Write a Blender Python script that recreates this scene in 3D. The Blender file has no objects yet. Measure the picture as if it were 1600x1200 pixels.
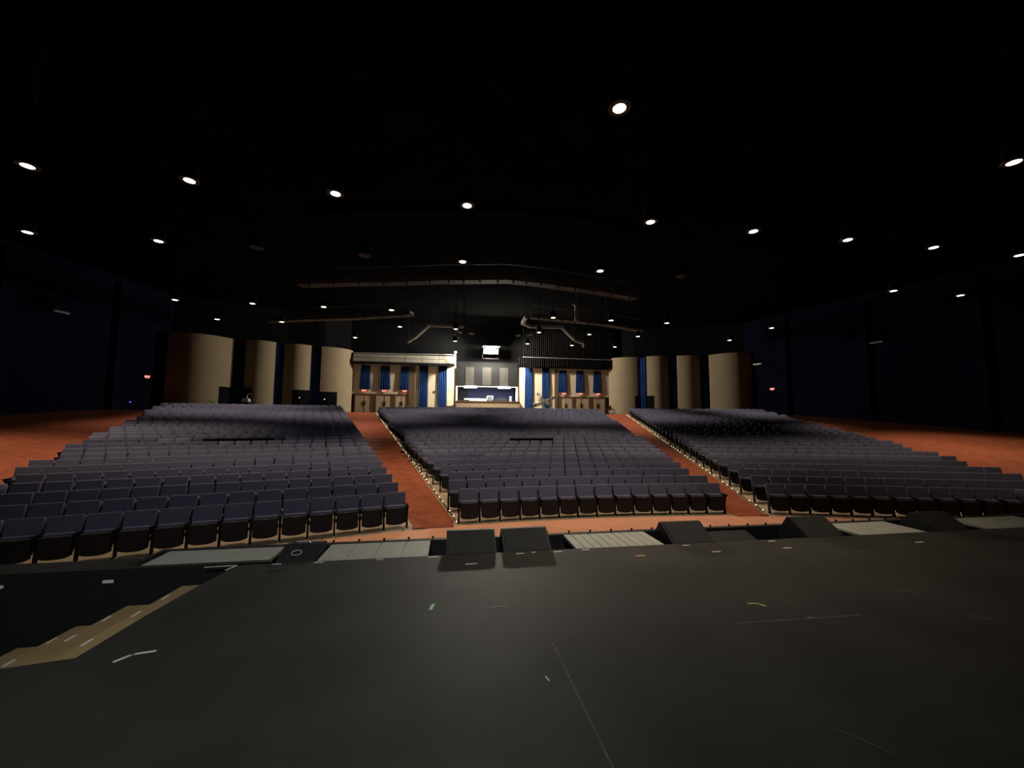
import bpy, bmesh, math, random
import numpy as np
from mathutils import Matrix, Vector
random.seed(7)
D = bpy.data
SC = bpy.context.scene
COL = SC.collection

# ------------------------------------------------------------------ camera
CAM = Vector((0.0, 0.0, 2.75))
yaw, pitch, roll = math.radians(9.0), math.radians(4.7), 0.0066
fwd = Vector((math.sin(yaw) * math.cos(pitch), math.cos(yaw) * math.cos(pitch), math.sin(pitch)))
rgt = Vector((math.cos(yaw), -math.sin(yaw), 0.0))
upv = rgt.cross(fwd)
r2 = rgt * math.cos(roll) + upv * math.sin(roll)
u2 = -rgt * math.sin(roll) + upv * math.cos(roll)
cam = D.cameras.new('camera')
cam.sensor_width = 36.0
cam.lens = 610.0 / 1600.0 * 36.0
cam.clip_start = 0.05
cam.clip_end = 300.0
camo = D.objects.new('camera', cam)
m3 = Matrix((r2, u2, -fwd)).transposed()
camo.matrix_world = Matrix.Translation(CAM) @ m3.to_4x4()
COL.objects.link(camo)
SC.camera = camo

# ------------------------------------------------------------------ world, exposure
w = D.worlds.new('dark_hall')
SC.world = w
w.use_nodes = True
w.node_tree.nodes['Background'].inputs[0].default_value = (0.0, 0.0, 0.0, 1)
w.node_tree.nodes['Background'].inputs[1].default_value = 0.0
SC.view_settings.view_transform = 'Standard'
SC.view_settings.look = 'None'
SC.view_settings.gamma = 1.0
SC.view_settings.use_curve_mapping = False
SC.view_settings.exposure = 0.0
DOWNLIGHT_W = 2700.0
FLOOD_W = 2600.0
TUBE_W = 120.0
SPILL_W = 9500.0
WORKLIGHT_W = 1600.0
CX = 4.07            # the hall's centre line


# ------------------------------------------------------------------ materials
def mat(name, col, rough=0.7, metal=0.0, var=0.12, scale=6.0, bump=0.0, bscale=60.0, spec=0.3, emit=None, estr=0.0):
    m = D.materials.new(name)
    m.use_nodes = True
    nt = m.node_tree
    b = nt.nodes['Principled BSDF']
    b.inputs['Roughness'].default_value = rough
    b.inputs['Metallic'].default_value = metal
    b.inputs['Specular IOR Level'].default_value = spec
    tc = nt.nodes.new('ShaderNodeTexCoord')
    if var > 0:
        n = nt.nodes.new('ShaderNodeTexNoise')
        n.inputs['Scale'].default_value = scale
        n.inputs['Detail'].default_value = 5.0
        nt.links.new(tc.outputs['Object'], n.inputs['Vector'])
        r = nt.nodes.new('ShaderNodeValToRGB')
        r.color_ramp.elements[0].position = 0.3
        r.color_ramp.elements[1].position = 0.7
        r.color_ramp.elements[0].color = tuple(c * (1 - var) for c in col) + (1,)
        r.color_ramp.elements[1].color = tuple(min(1, c * (1 + var)) for c in col) + (1,)
        nt.links.new(n.outputs['Fac'], r.inputs['Fac'])
        nt.links.new(r.outputs['Color'], b.inputs['Base Color'])
    else:
        b.inputs['Base Color'].default_value = tuple(col) + (1,)
    if bump > 0:
        n2 = nt.nodes.new('ShaderNodeTexNoise')
        n2.inputs['Scale'].default_value = bscale
        n2.inputs['Detail'].default_value = 3.0
        nt.links.new(tc.outputs['Object'], n2.inputs['Vector'])
        bp = nt.nodes.new('ShaderNodeBump')
        bp.inputs['Strength'].default_value = bump
        bp.inputs['Distance'].default_value = 0.01
        nt.links.new(n2.outputs['Fac'], bp.inputs['Height'])
        nt.links.new(bp.outputs['Normal'], b.inputs['Normal'])
    if emit:
        b.inputs['Emission Color'].default_value = tuple(emit) + (1,)
        b.inputs['Emission Strength'].default_value = estr
    return m


M = {}
M['floor'] = mat('seating_floor', (0.21, 0.155, 0.097), 0.75, var=0.15, scale=1.2)
M['front'] = mat('front_walk', (0.37, 0.165, 0.09), 0.7, var=0.10, scale=1.5, bump=0.15, bscale=25)
M['carpet'] = mat('aisle_carpet', (0.155, 0.044, 0.021), 0.95, var=0.22, scale=3.0, bump=0.6, bscale=90, spec=0.05)
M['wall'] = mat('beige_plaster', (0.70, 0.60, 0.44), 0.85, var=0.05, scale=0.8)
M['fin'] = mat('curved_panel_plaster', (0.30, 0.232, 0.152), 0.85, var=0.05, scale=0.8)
M['wallnavy'] = mat('navy_wall', (0.005, 0.0055, 0.014), 1.0, var=0.15, spec=0.0)
M['black'] = mat('black_paint', (0.007, 0.007, 0.0075), 0.95, var=0.15, spec=0.03)
M['ceil'] = mat('black_ceiling', (0.004, 0.004, 0.0042), 1.0, var=0.25, scale=0.6, spec=0.0)
M['beam'] = mat('dark_steel', (0.10, 0.097, 0.09), 0.7, var=0.2)
M['duct'] = mat('grey_duct', (0.38, 0.38, 0.37), 0.6, var=0.1)
M['bluecurt'] = mat('blue_drape', (0.017, 0.055, 0.19), 0.9, var=0.12, scale=20, spec=0.1)
M['blackcurt'] = mat('black_drape', (0.008, 0.0076, 0.0076), 0.95, var=0.15, spec=0.1)
M['brown'] = mat('brown_wood', (0.13, 0.085, 0.055), 0.6, var=0.15)
M['door'] = mat('door_laminate', (0.46, 0.35, 0.235), 0.6, var=0.08)
M['counter'] = mat('counter_laminate', (0.25, 0.18, 0.12), 0.6, var=0.08)
M['fabric'] = mat('navy_seat_fabric', (0.084, 0.085, 0.128), 0.92, var=0.16, scale=40, bump=0.3, bscale=160, spec=0.12)
M['shell'] = mat('black_seat_shell', (0.010, 0.008, 0.0075), 0.55, var=0.1, spec=0.2)
M['iron'] = mat('black_iron', (0.008, 0.007, 0.0065), 0.75, var=0.1, spec=0.12)
M['armpad'] = mat('black_armrest', (0.014, 0.013, 0.013), 0.35, var=0.0, spec=0.35)
M['chrome'] = mat('bright_metal', (0.7, 0.7, 0.7), 0.25, metal=1.0, var=0.0)
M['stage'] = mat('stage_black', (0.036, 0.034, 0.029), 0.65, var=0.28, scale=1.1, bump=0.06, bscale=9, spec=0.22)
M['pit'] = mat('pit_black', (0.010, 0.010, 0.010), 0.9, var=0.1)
M['ply'] = mat('stair_plywood', (0.36, 0.25, 0.115), 0.65, var=0.14, scale=3.0)
M['grille'] = mat('speaker_grille', (0.030, 0.031, 0.029), 0.6, var=0.1, bump=0.8, bscale=400)
M['cab'] = mat('speaker_cabinet', (0.018, 0.018, 0.018), 0.6, var=0.15)
M['slat'] = mat('grey_slat', (0.36, 0.36, 0.305), 0.6, var=0.08, scale=5)
M['tape'] = mat('white_tape', (0.75, 0.72, 0.65), 0.6, var=0.05)
M['tapeg'] = mat('green_tape', (0.30, 0.75, 0.35), 0.6, var=0.05)
M['tapey'] = mat('yellow_tape', (0.70, 0.62, 0.14), 0.6, var=0.05)
M['tapeo'] = mat('orange_tape', (0.85, 0.42, 0.15), 0.6, var=0.05)
M['tapek'] = mat('grey_tape', (0.14, 0.13, 0.12), 0.6, var=0.05)
M['scuff'] = mat('scuff_line', (0.085, 0.078, 0.066), 0.7, var=0.3, scale=8)
M['white'] = mat('white_paint', (0.78, 0.76, 0.72), 0.5, var=0.04)
M['soffit'] = mat('pale_soffit', (0.42, 0.39, 0.33), 0.55, var=0.05)
M['gpanel'] = mat('grey_booth_panel', (0.034, 0.032, 0.028), 0.85, var=0.06)
M['dgrey'] = mat('dark_booth_front', (0.0055, 0.0055, 0.006), 0.85, var=0.1)
M['booth'] = mat('booth_blue_wall', (0.11, 0.13, 0.27), 0.8, var=0.06)
M['grey'] = mat('mid_grey', (0.40, 0.40, 0.40), 0.5, var=0.1)
M['lens'] = mat('lit_lens', (0.9, 0.85, 0.75), 0.5, var=0.0, emit=(1.0, 0.86, 0.66), estr=9.0)
M['lensoff'] = mat('unlit_lens', (0.05, 0.05, 0.05), 0.4, var=0.0)
M['floodlens'] = mat('flood_lens', (0.9, 0.9, 0.8), 0.5, var=0.0, emit=(1.0, 0.95, 0.78), estr=20.0)
M['tube'] = mat('fluorescent_tube', (0.9, 0.9, 0.9), 0.5, var=0.0, emit=(0.95, 0.98, 1.0), estr=10.0)
M['bulb'] = mat('aisle_bulb', (0.9, 0.8, 0.6), 0.5, var=0.0, emit=(1.0, 0.72, 0.42), estr=5.0)
M['red'] = mat('exit_red', (0.5, 0.02, 0.02), 0.5, var=0.0, emit=(1.0, 0.045, 0.04), estr=0.6)
M['redlit'] = mat('exit_letters', (0.9, 0.5, 0.5), 0.5, var=0.0, emit=(1.0, 0.42, 0.36), estr=2.2)
M['led'] = mat('blue_led', (0.1, 0.1, 0.9), 0.5, var=0.0, emit=(0.12, 0.10, 1.0), estr=3.0)
M['wled'] = mat('white_indicator', (0.9, 0.9, 0.9), 0.5, var=0.0, emit=(1.0, 0.95, 0.9), estr=3.0)
M['screen'] = mat('dim_screen', (0.1, 0.12, 0.14), 0.3, var=0.0, emit=(0.4, 0.5, 0.6), estr=0.15)
M['sconce'] = mat('sconce_glass', (0.6, 0.58, 0.52), 0.5, var=0.0, emit=(1.0, 0.9, 0.75), estr=0.12)
M['sconcedim'] = mat('dim_sconce_glass', (0.12, 0.115, 0.105), 0.6, var=0.0, emit=(1.0, 0.9, 0.75), estr=0.015)


# ------------------------------------------------------------------ mesh helpers
class MB:
    def __init__(s):
        s.v = []; s.f = []; s.mi = []

    def add(s, verts, faces, mi=0):
        o = len(s.v)
        s.v += [tuple(p) for p in verts]
        s.f += [tuple(i + o for i in f) for f in faces]
        s.mi += [mi] * len(faces)
        return s

    def box(s, x0, x1, y0, y1, z0, z1, mi=0, T=None):
        v = [(x, y, z) for z in (z0, z1) for y in (y0, y1) for x in (x0, x1)]
        if T is not None:
            v = [tuple(T @ Vector(p)) for p in v]
        return s.add(v, [(0, 2, 3, 1), (4, 5, 7, 6), (0, 1, 5, 4), (2, 6, 7, 3), (0, 4, 6, 2), (1, 3, 7, 5)], mi)

    def rbox(s, cx, cy, cz, sx, sy, sz, bev, seg=2, mi=0, T=None):
        bm = bmesh.new()
        bmesh.ops.create_cube(bm, size=1.0)
        bmesh.ops.scale(bm, vec=(sx, sy, sz), verts=bm.verts)
        bmesh.ops.bevel(bm, geom=list(bm.edges), offset=bev, segments=seg, profile=0.6, affect='EDGES')
        bmesh.ops.translate(bm, vec=(cx, cy, cz), verts=bm.verts)
        bm.verts.ensure_lookup_table()
        vs = [v.co.copy() for v in bm.verts]
        if T is not None:
            vs = [T @ p for p in vs]
        fs = [[l.vert.index for l in f.loops] for f in bm.faces]
        bm.free()
        return s.add(vs, fs, mi)

    def prism(s, poly, z0, z1, mi=0):
        n = len(poly)
        v = [(x, y, z0) for x, y in poly] + [(x, y, z1) for x, y in poly]
        f = [tuple(range(n - 1, -1, -1)), tuple(range(n, 2 * n))]
        f += [(i, (i + 1) % n, n + (i + 1) % n, n + i) for i in range(n)]
        return s.add(v, f, mi)

    def extrude_y(s, poly, y0, y1, mi=0):          # poly in (x, z)
        n = len(poly)
        v = [(x, y0, z) for x, z in poly] + [(x, y1, z) for x, z in poly]
        f = [tuple(range(n)), tuple(range(2 * n - 1, n - 1, -1))]
        f += [(i, n + i, n + (i + 1) % n, (i + 1) % n) for i in range(n)]
        return s.add(v, f, mi)

    def extrude_x(s, poly, x0, x1, mi=0):          # poly in (y, z)
        n = len(poly)
        v = [(x0, y, z) for y, z in poly] + [(x1, y, z) for y, z in poly]
        f = [tuple(range(n - 1, -1, -1)), tuple(range(n, 2 * n))]
        f += [(i, (i + 1) % n, n + (i + 1) % n, n + i) for i in range(n)]
        return s.add(v, f, mi)

    def lathe(s, prof, c=(0, 0, 0), n=20, mi=0):   # prof: (r, z)
        o = []
        for r, z in prof:
            for k in range(n):
                a = 2 * math.pi * k / n
                o.append((c[0] + r * math.cos(a), c[1] + r * math.sin(a), c[2] + z))
        f = []
        for i in range(len(prof) - 1):
            for k in range(n):
                k2 = (k + 1) % n
                f.append((i * n + k, i * n + k2, (i + 1) * n + k2, (i + 1) * n + k))
        f.append(tuple(range(n - 1, -1, -1)))
        f.append(tuple(range((len(prof) - 1) * n, len(prof) * n)))
        return s.add(o, f, mi)

    def tube(s, pts, r, n=8, mi=0, flat=None):
        pts = [Vector(p) for p in pts]
        rings = []
        for i, p in enumerate(pts):
            d = (pts[min(i + 1, len(pts) - 1)] - pts[max(i - 1, 0)]).normalized()
            a = Vector((0, 0, 1)) if abs(d.z) < 0.95 else Vector((1, 0, 0))
            u = d.cross(a).normalized(); w_ = u.cross(d)
            if flat:      # rectangular section, (half width, half height)
                rings.append([p + u * sx * flat[0] + w_ * sy * flat[1] for sx, sy in ((-1, -1), (1, -1), (1, 1), (-1, 1))])
            else:
                rings.append([p + u * r * math.cos(2 * math.pi * k / n) + w_ * r * math.sin(2 * math.pi * k / n) for k in range(n)])
        q = len(rings[0])
        v = [x for ring in rings for x in ring]
        f = []
        for i in range(len(rings) - 1):
            for k in range(q):
                k2 = (k + 1) % q
                f.append((i * q + k, (i + 1) * q + k, (i + 1) * q + k2, i * q + k2))
        f.append(tuple(range(q)))
        f.append(tuple((len(rings) - 1) * q + k for k in range(q - 1, -1, -1)))
        return s.add(v, f, mi)

    def mesh(s, name, mats, smooth=False):
        me = D.meshes.new(name)
        me.from_pydata(s.v, [], s.f)
        for m in (mats if isinstance(mats, (list, tuple)) else [mats]):
            me.materials.append(M[m])
        if isinstance(mats, (list, tuple)) and len(mats) > 1:
            me.polygons.foreach_set('material_index', s.mi)
        bm = bmesh.new(); bm.from_mesh(me)
        bmesh.ops.recalc_face_normals(bm, faces=bm.faces)
        bm.to_mesh(me); bm.free()
        if smooth:
            me.polygons.foreach_set('use_smooth', [True] * len(me.polygons))
        me.update()
        return me

    def build(s, name, mats, parent=None, smooth=False, loc=None, rz=0.0):
        return link(name, s.mesh(name, mats, smooth), parent, loc, rz)


def link(name, me, parent=None, loc=None, rz=0.0):
    o = D.objects.new(name, me)
    COL.objects.link(o)
    if parent is not None:
        o.parent = parent
    if loc is not None:
        o.location = loc
    o.rotation_euler[2] = rz
    return o


def tag(o, label=None, cat=None, group=None, kind=None):
    if label: o['label'] = label
    if cat: o['category'] = cat
    if group: o['group'] = group
    if kind: o['kind'] = kind
    return o


def empty(name, loc, rz=0.0, parent=None):
    o = D.objects.new(name, None)
    o.empty_display_size = 0.2
    COL.objects.link(o)
    o.location = loc
    o.rotation_euler[2] = rz
    if parent is not None:
        o.parent = parent
    return o


def struct(o, label=None):
    o['kind'] = 'structure'
    if label: o['label'] = label
    return o


ORD = ('first second third fourth fifth sixth seventh eighth ninth tenth eleventh twelfth thirteenth fourteenth fifteenth '
       'sixteenth seventeenth eighteenth nineteenth twentieth twenty-first twenty-second twenty-third twenty-fourth twenty-fifth '
       'twenty-sixth twenty-seventh twenty-eighth twenty-ninth thirtieth').split()
NUM = ('one two three four five six seven eight nine ten eleven twelve thirteen fourteen fifteen sixteen seventeen eighteen '
       'nineteen twenty').split()

# ------------------------------------------------------------------ floor of the hall
PH = math.radians(14.8)
SN, CS = math.sin(PH), math.cos(PH)
S0 = 11.0


def half_centre(y): return 3.72 + max(0.0, y - 10.5) * 0.25
def inner_side(y): return 5.08 + max(0.0, min(y, 41.0) - 10.2) * 0.322


def floor_z(x, y):
    X = abs(x - CX)
    zc = 0.1 * (y - 10.4)
    zs = 0.1 * (X * SN + y * CS - S0)
    a, b = half_centre(y) + 0.1, inner_side(y) - 0.1
    t = min(1.0, max(0.0, (X - a) / (b - a)))
    return min(3.0, max(0.0, zc * (1 - t) + zs * t))


def sheet(xs_of, ys, dz, nx):
    """a floor-following sheet; xs_of(y) -> (x0, x1)"""
    mb = MB(); v = []; f = []
    for y in ys:
        x0, x1 = xs_of(y)
        for i in range(nx + 1):
            x = x0 + (x1 - x0) * i / nx
            v.append((x, y, floor_z(x, y) + dz))
    for j in range(len(ys) - 1):
        for i in range(nx):
            a = j * (nx + 1) + i
            f.append((a, a + 1, a + nx + 2, a + nx + 1))
    return mb.add(v, f)


def frange(a, b, st):
    n = max(1, int(round((b - a) / st)))
    return [a + (b - a) * i / n for i in range(n + 1)]


struct(sheet(lambda y: (-36.0, 44.0), frange(5.5, 52.0, 0.5), 0.0, 160).build('floor', 'floor'), 'raked tan floor under the seats')

# front walkway (terracotta strip between the stage apron and the first rows)
mb = MB()
mb.prism([(CX - 26, 5.56), (CX + 26, 5.56), (CX + 16.5, 6.78), (CX + 4.75, 9.88), (CX + 3.8, 10.12), (CX, 10.32),
          (CX - 3.8, 10.12), (CX - 4.75, 9.88), (CX - 16.5, 6.78)], -0.02, 0.012)
struct(mb.build('floor_front_walkway', 'front'), 'terracotta walkway between the stage apron and the first seat rows')

# carpets
ys = frange(9.96, 46.6, 0.25)
tag(sheet(lambda y: (CX - min(inner_side(y) - 0.17, 14.8), CX - half_centre(y) - 0.2), ys, 0.022, 8).build('aisle_carpet', 'carpet'),
    'red-brown carpet running up the aisle on the stair side of the centre block', 'carpet', 'aisle carpets')
tag(sheet(lambda y: (CX + half_centre(y) + 0.17, CX + min(inner_side(y) - 0.2, 15.3)), ys, 0.022, 8).build('aisle_carpet', 'carpet'),
    'red-brown carpet up the aisle between the centre block and the darkest block', 'carpet', 'aisle carpets')


def outer_side(y): return 15.95 + 0.486 * (y - 13.0) + 0.25


yo = frange(8.5, 39.2, 0.5)
tag(sheet(lambda y: (CX - 34.4 + max(0, y - 18) * 0.22, CX - outer_side(y)), yo, 0.022, 24).build('side_carpet', 'carpet'),
    'red carpet between the stair-side seat block and the navy side wall', 'carpet', 'side carpets')
tag(sheet(lambda y: (CX + outer_side(y), CX + 34.4 - max(0, y - 18) * 0.22), yo, 0.022, 24).build('side_carpet', 'carpet'),
    'red carpet between the darkest seat block and the side wall', 'carpet', 'side carpets')

# ------------------------------------------------------------------ shell of the hall
ZC = 13.8
poly_l = [(CX - 29.6, 40.2), (CX - 35.0, 18.0), (CX - 35.0, -8.0)]
for sgn, nm in ((-1, 'wall_left'), (1, 'wall_right')):
    mb = MB()
    pts = [(CX + sgn * 29.6, 40.2), (CX + sgn * 35.0, 18.0), (CX + sgn * 35.0, -8.0)]
    for a, b in zip(pts[:-1], pts[1:]):
        d = Vector((b[0] - a[0], b[1] - a[1], 0)).normalized()
        n = Vector((sgn * abs(d.y), d.x * -sgn * (1 if d.y < 0 else -1), 0)) * 0.25
        n = Vector((sgn, 0, 0)) * 0.25
        mb.prism([a, b, (b[0] + n.x, b[1]), (a[0] + n.x, a[1])], -0.2, ZC)
    o = struct(mb.build(nm, 'wallnavy'), 'dark navy side wall')
    # pilasters on the side wall
    for k, tt in enumerate((0.2, 0.5, 0.8)):
        px = pts[0][0] + (pts[1][0] - pts[0][0]) * tt
        py = pts[0][1] + (pts[1][1] - pts[0][1]) * tt
        q = MB().box(px - 0.3, px + 0.3, py - 0.45, py + 0.45, 1.0, ZC - 0.5)
        q.build('pilaster', 'wallnavy', o)
struct(MB().box(CX - 36, CX + 36, 47.25, 47.5, 8.7, ZC).build('wall_rear_upper', 'black'), 'black wall above the rear doors')
struct(MB().box(CX - 36, CX + 36, -8.25, -8.0, 0, ZC).build('wall_stage', 'black'))
cl = struct(MB().box(CX - 36, CX + 36, -8.2, 52, ZC, ZC + 0.2).build('ceiling', 'ceil'), 'black ceiling')

# ------------------------------------------------------------------ stage, apron trough, pit
stage_poly = [(40, -7.9), (40, 4.85), (-2.26, 4.85), (-2.36, 4.34), (-2.43, 3.79), (-2.47, 3.21), (-2.84, 3.15), (-14, 2.2), (-14, -7.9)]
st = struct(MB().prism(stage_poly, 0.0, 1.1).build('stage', 'stage'), 'black painted stage floor')
apron = struct(MB().box(-3.42, 40, 5.45, 5.53, 0.0, 1.1).build('stage_apron_lip', 'cab'), 'dark lip along the front of the stage')
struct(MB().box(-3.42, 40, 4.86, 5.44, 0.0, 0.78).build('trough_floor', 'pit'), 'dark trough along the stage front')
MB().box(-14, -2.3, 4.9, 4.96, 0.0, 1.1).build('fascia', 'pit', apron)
MB().box(-14, -1.99, 4.895, 4.962, 1.1, 1.105).build('ledge', 'stage', apron)
MB().box(-14, -3.43, 4.961, 5.2, 0.9, 1.105).build('ledge', 'stage', apron)
MB().box(-3.42, -3.38, 4.97, 5.45, 0.78, 1.1).build('trough_end', 'pit', apron)
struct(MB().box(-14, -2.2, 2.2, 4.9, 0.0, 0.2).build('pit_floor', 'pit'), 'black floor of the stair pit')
# studs standing on the lip
stud = MB().lathe([(0.010, 0), (0.010, 0.02), (0.016, 0.023), (0.016, 0.033), (0.007, 0.038)], n=8).mesh('lip_stud', 'iron')
x = -1.45
while x < 9.5:
    link('stud', stud, apron, (x, 5.49, 1.1))
    x += 0.315
# scuff lines on the boards
for k, (a, b, wd) in enumerate([((0.775, 2.92), (0.80, 1.3), 0.006), ((2.3, 2.965), (3.45, 2.93), 0.008), ((2.05, 1.95), (2.2, 1.75), 0.006)]):
    d = Vector((b[0] - a[0], b[1] - a[1])).normalized(); n = Vector((-d.y, d.x)) * wd
    MB().prism([(a[0] - n.x, a[1] - n.y), (b[0] - n.x, b[1] - n.y), (b[0] + n.x, b[1] + n.y), (a[0] + n.x, a[1] + n.y)], 1.1, 1.1012).build('board_seam', 'scuff', st)

# stage stairs: plywood treads descending away from the stage edge
sr = tag(empty('stage_stairs', (-2.5, 4.0, 0.2)), 'bare plywood stairs with tape dashes going down beside the black stage', 'stairs')
nos = [(-2.77, 0.93), (-3.27, 0.76), (-3.71, 0.59), (-4.2, 0.42)]
prev = -2.36
for i, (nx, z) in enumerate(nos):
    yf = 4.80
    x1 = prev + (0.0 if i else 0.02)
    sl = 0.12                         # nosings run a little askew, like the stage edge
    P = [(x1 - 0.0, yf), (nx, yf), (nx - sl, 3.19), (x1 - sl * 0.8 - (0.02 if i == 0 else 0), 3.19)]
    P = [(px + 2.5, py - 4.0) for px, py in P]
    MB().prism(P, z - 0.2 - 0.03, z - 0.2).build('tread', 'ply', sr)
    R_ = [(nx + 2.5 + 0.02, yf - 4.0 - 0.02), (nx + 2.5 + 0.045, yf - 4.0 - 0.02), (nx + 2.5 - sl + 0.045, -0.79), (nx + 2.5 - sl + 0.02, -0.79)]
    MB().prism(R_, 0.0, z - 0.2 - 0.03).build('riser', 'ply', sr)
    for t_ in (0.13, 0.34, 0.62):     # tape dashes on the nosing
        ty = yf - 4.0 - 1.6 * t_
        tx = nx + 2.5 - sl * t_
        MB().box(tx + 0.012, tx + 0.037, ty - 0.1, ty, z - 0.2, z - 0.1985).build('tape_dash', 'tape', sr)
    prev = nx
for tx in (-3.53, -4.51):
    tag(MB().box(tx - 0.05, tx + 0.05, 4.893, 4.899, 0.965, 0.995).build('tape_mark', 'tape'),
        'white tape on the black pit wall ' + ('above the plywood stairs' if tx > -4 else 'lower down past the stairs'), 'tape', 'tape on the pit wall')

# tape marks on the stage boards
tapes = [
    ((0.27, 4.53), 0.13, 0.02, 2, 'tape', 'white tape dash on the boards before the stair-side wedge monitor'),
    ((0.87, 4.78), 0.10, 0.018, 0, 'tape', 'white tape dash at the stage edge under the second wedge monitor'),
    ((1.04, 4.80), 0.05, 0.016, 0, 'tape', 'stubby white tape bit at the stage edge under the second wedge monitor'),
    ((1.34, 4.78), 0.10, 0.018, 0, 'tape', 'white tape dash at the stage edge just past the second wedge monitor'),
    ((1.70, 4.80), 0.10, 0.018, 0, 'tape', 'white tape dash at the near corner of the ten-slat grey panel'),
    ((2.28, 4.51), 0.12, 0.022, 3, 'tapeo', 'orange tape dash on the boards before the ten-slat grey panel'),
    ((3.28, 4.51), 0.12, 0.018, 0, 'tape', 'white tape dash on the boards before the third wedge monitor'),
    ((3.05, 4.78), 0.10, 0.018, 0, 'tape', 'white tape dash at the foot of the third wedge monitor'),
    ((4.28, 4.51), 0.12, 0.022, 0, 'tape', 'white tape dash on the boards between third and fourth wedge monitors'),
    ((4.30, 4.78), 0.10, 0.016, 0, 'tape', 'white tape dash at the stage edge before the fourth wedge monitor'),
    ((5.30, 4.50), 0.12, 0.016, 0, 'tapek', 'dull tape dash on the boards past the fourth wedge monitor'),
    ((6.26, 4.47), 0.13, 0.02, 0, 'tape', 'white tape dash on the boards before the fine-ribbed grey panel'),
    ((-0.12, 3.59), 0.028, 0.10, -12, 'tapeg', 'small bright green tape strip on the stage boards'),
    ((0.45, 3.51), 0.15, 0.014, 3, 'tapek', 'dull grey tape strip beside the green one on the stage'),
    ((-1.42, 4.81), 0.10, 0.02, 0, 'tape', 'white tape dash at the near corner of the second grey panel'),
    ((-0.76, 4.81), 0.08, 0.014, 0, 'tape', 'faint white tape dash at the middle of the second grey panel'),
    ((-0.16, 4.81), 0.12, 0.018, 0, 'tape', 'white tape dash between the second grey panel and the first wedge monitor'),
    ((-1.86, 4.82), 0.10, 0.018, 0, 'tape', 'white tape dash before the gap with the logo loudspeaker'),
    ((0.64, 2.54), 0.008, 0.05, 14, 'tape', 'tiny white paint fleck beside the long seam on the stage'),
    ((4.40, 2.76), 0.012, 0.16, 50, 'tapek', 'thin grey tape sliver far out on the dark stage boards'),
    ((2.99, 2.955), 0.07, 0.022, 2, 'tapek', 'short tape stub lying on the faint scuff line'),
]
for (tx, ty), wx, wy, a, mt, lb in tapes:
    T = Matrix.Rotation(math.radians(a), 4, 'Z')
    o = MB().box(-wx / 2, wx / 2, -wy / 2, wy / 2, 0, 0.0015, T=T).build('tape_mark', mt, None, False, (tx, ty, 1.1))
    tag(o, lb, 'tape', 'spike tape on the stage')


def vtape(loc, mt, a1, l1, a2, l2, wd, lb):
    r_ = MB()
    for a, l in ((a1, l1), (a2, l2)):
        T = Matrix.Rotation(math.radians(a), 4, 'Z')
        r_.box(-wd / 2, l, -wd / 2, wd / 2, 0, 0.0015, T=T)
    tag(r_.build('tape_corner', mt, None, False, loc), lb, 'tape', 'spike tape on the stage')


vtape((-2.12, 3.20, 1.1), 'tape', 10, 0.13, 232, 0.10, 0.022, 'white tape corner mark on the stage beside the plywood stairs')
vtape((2.74, 3.24, 1.1), 'tapey', 175, 0.09, -60, 0.07, 0.014, 'yellow tape corner mark on the boards beyond the scuff line')
vtape((4.39, 3.26, 1.1), 'tapek', 172, 0.10, -40, 0.08, 0.014, 'grey tape corner mark out on the dark side of the stage')
vtape((-2.27, 4.84, 1.1), 'tape', 182, 0.32, 250, 0.14, 0.018, 'white tape angle marking the stage corner by the stair pit')

# ------------------------------------------------------------------ grey trough panels
def trough_panel(x0, x1, n, label, z=1.085, ylo=-0.29):
    p = tag(empty('trough_panel', ((x0 + x1) / 2, 5.15, z)), label, 'panel', 'grey panels bridging the stage trough')
    wd = (x1 - x0) / n
    gap = 0.004 if n < 6 else 0.010
    for i in range(n):
        a = x0 + wd * i - (x0 + x1) / 2
        MB().box(a + gap / 2, a + wd - gap / 2, ylo, 0.29, -0.02, 0.012).build('slat', 'slat', p)
    for yy in (ylo + 0.07, 0.22):
        MB().box(-(x1 - x0) / 2, (x1 - x0) / 2, yy - 0.03, yy + 0.03, -0.06, -0.021).build('batten', 'cab', p)
    MB().box(-(x1 - x0) / 2 + 0.02, (x1 - x0) / 2 - 0.02, -0.05, 0.05, -0.305, -0.061).build('support', 'cab', p)


trough_panel(-3.3, -2.0, 1, 'smooth pale grey panel over the trough beside the stair pit', ylo=-0.185)
trough_panel(-1.46, -0.22, 4, 'pale grey panel with faint seams before the stair-side aisle')
trough_panel(1.6, 2.80, 10, 'grey panel of ten clear slats between second and third wedge monitors')
trough_panel(5.82, 6.95, 15, 'fine-ribbed grey panel past the fourth wedge monitor')
trough_panel(8.15, 9.6, 10, 'dim grey panel at the dark far end of the trough')

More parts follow.
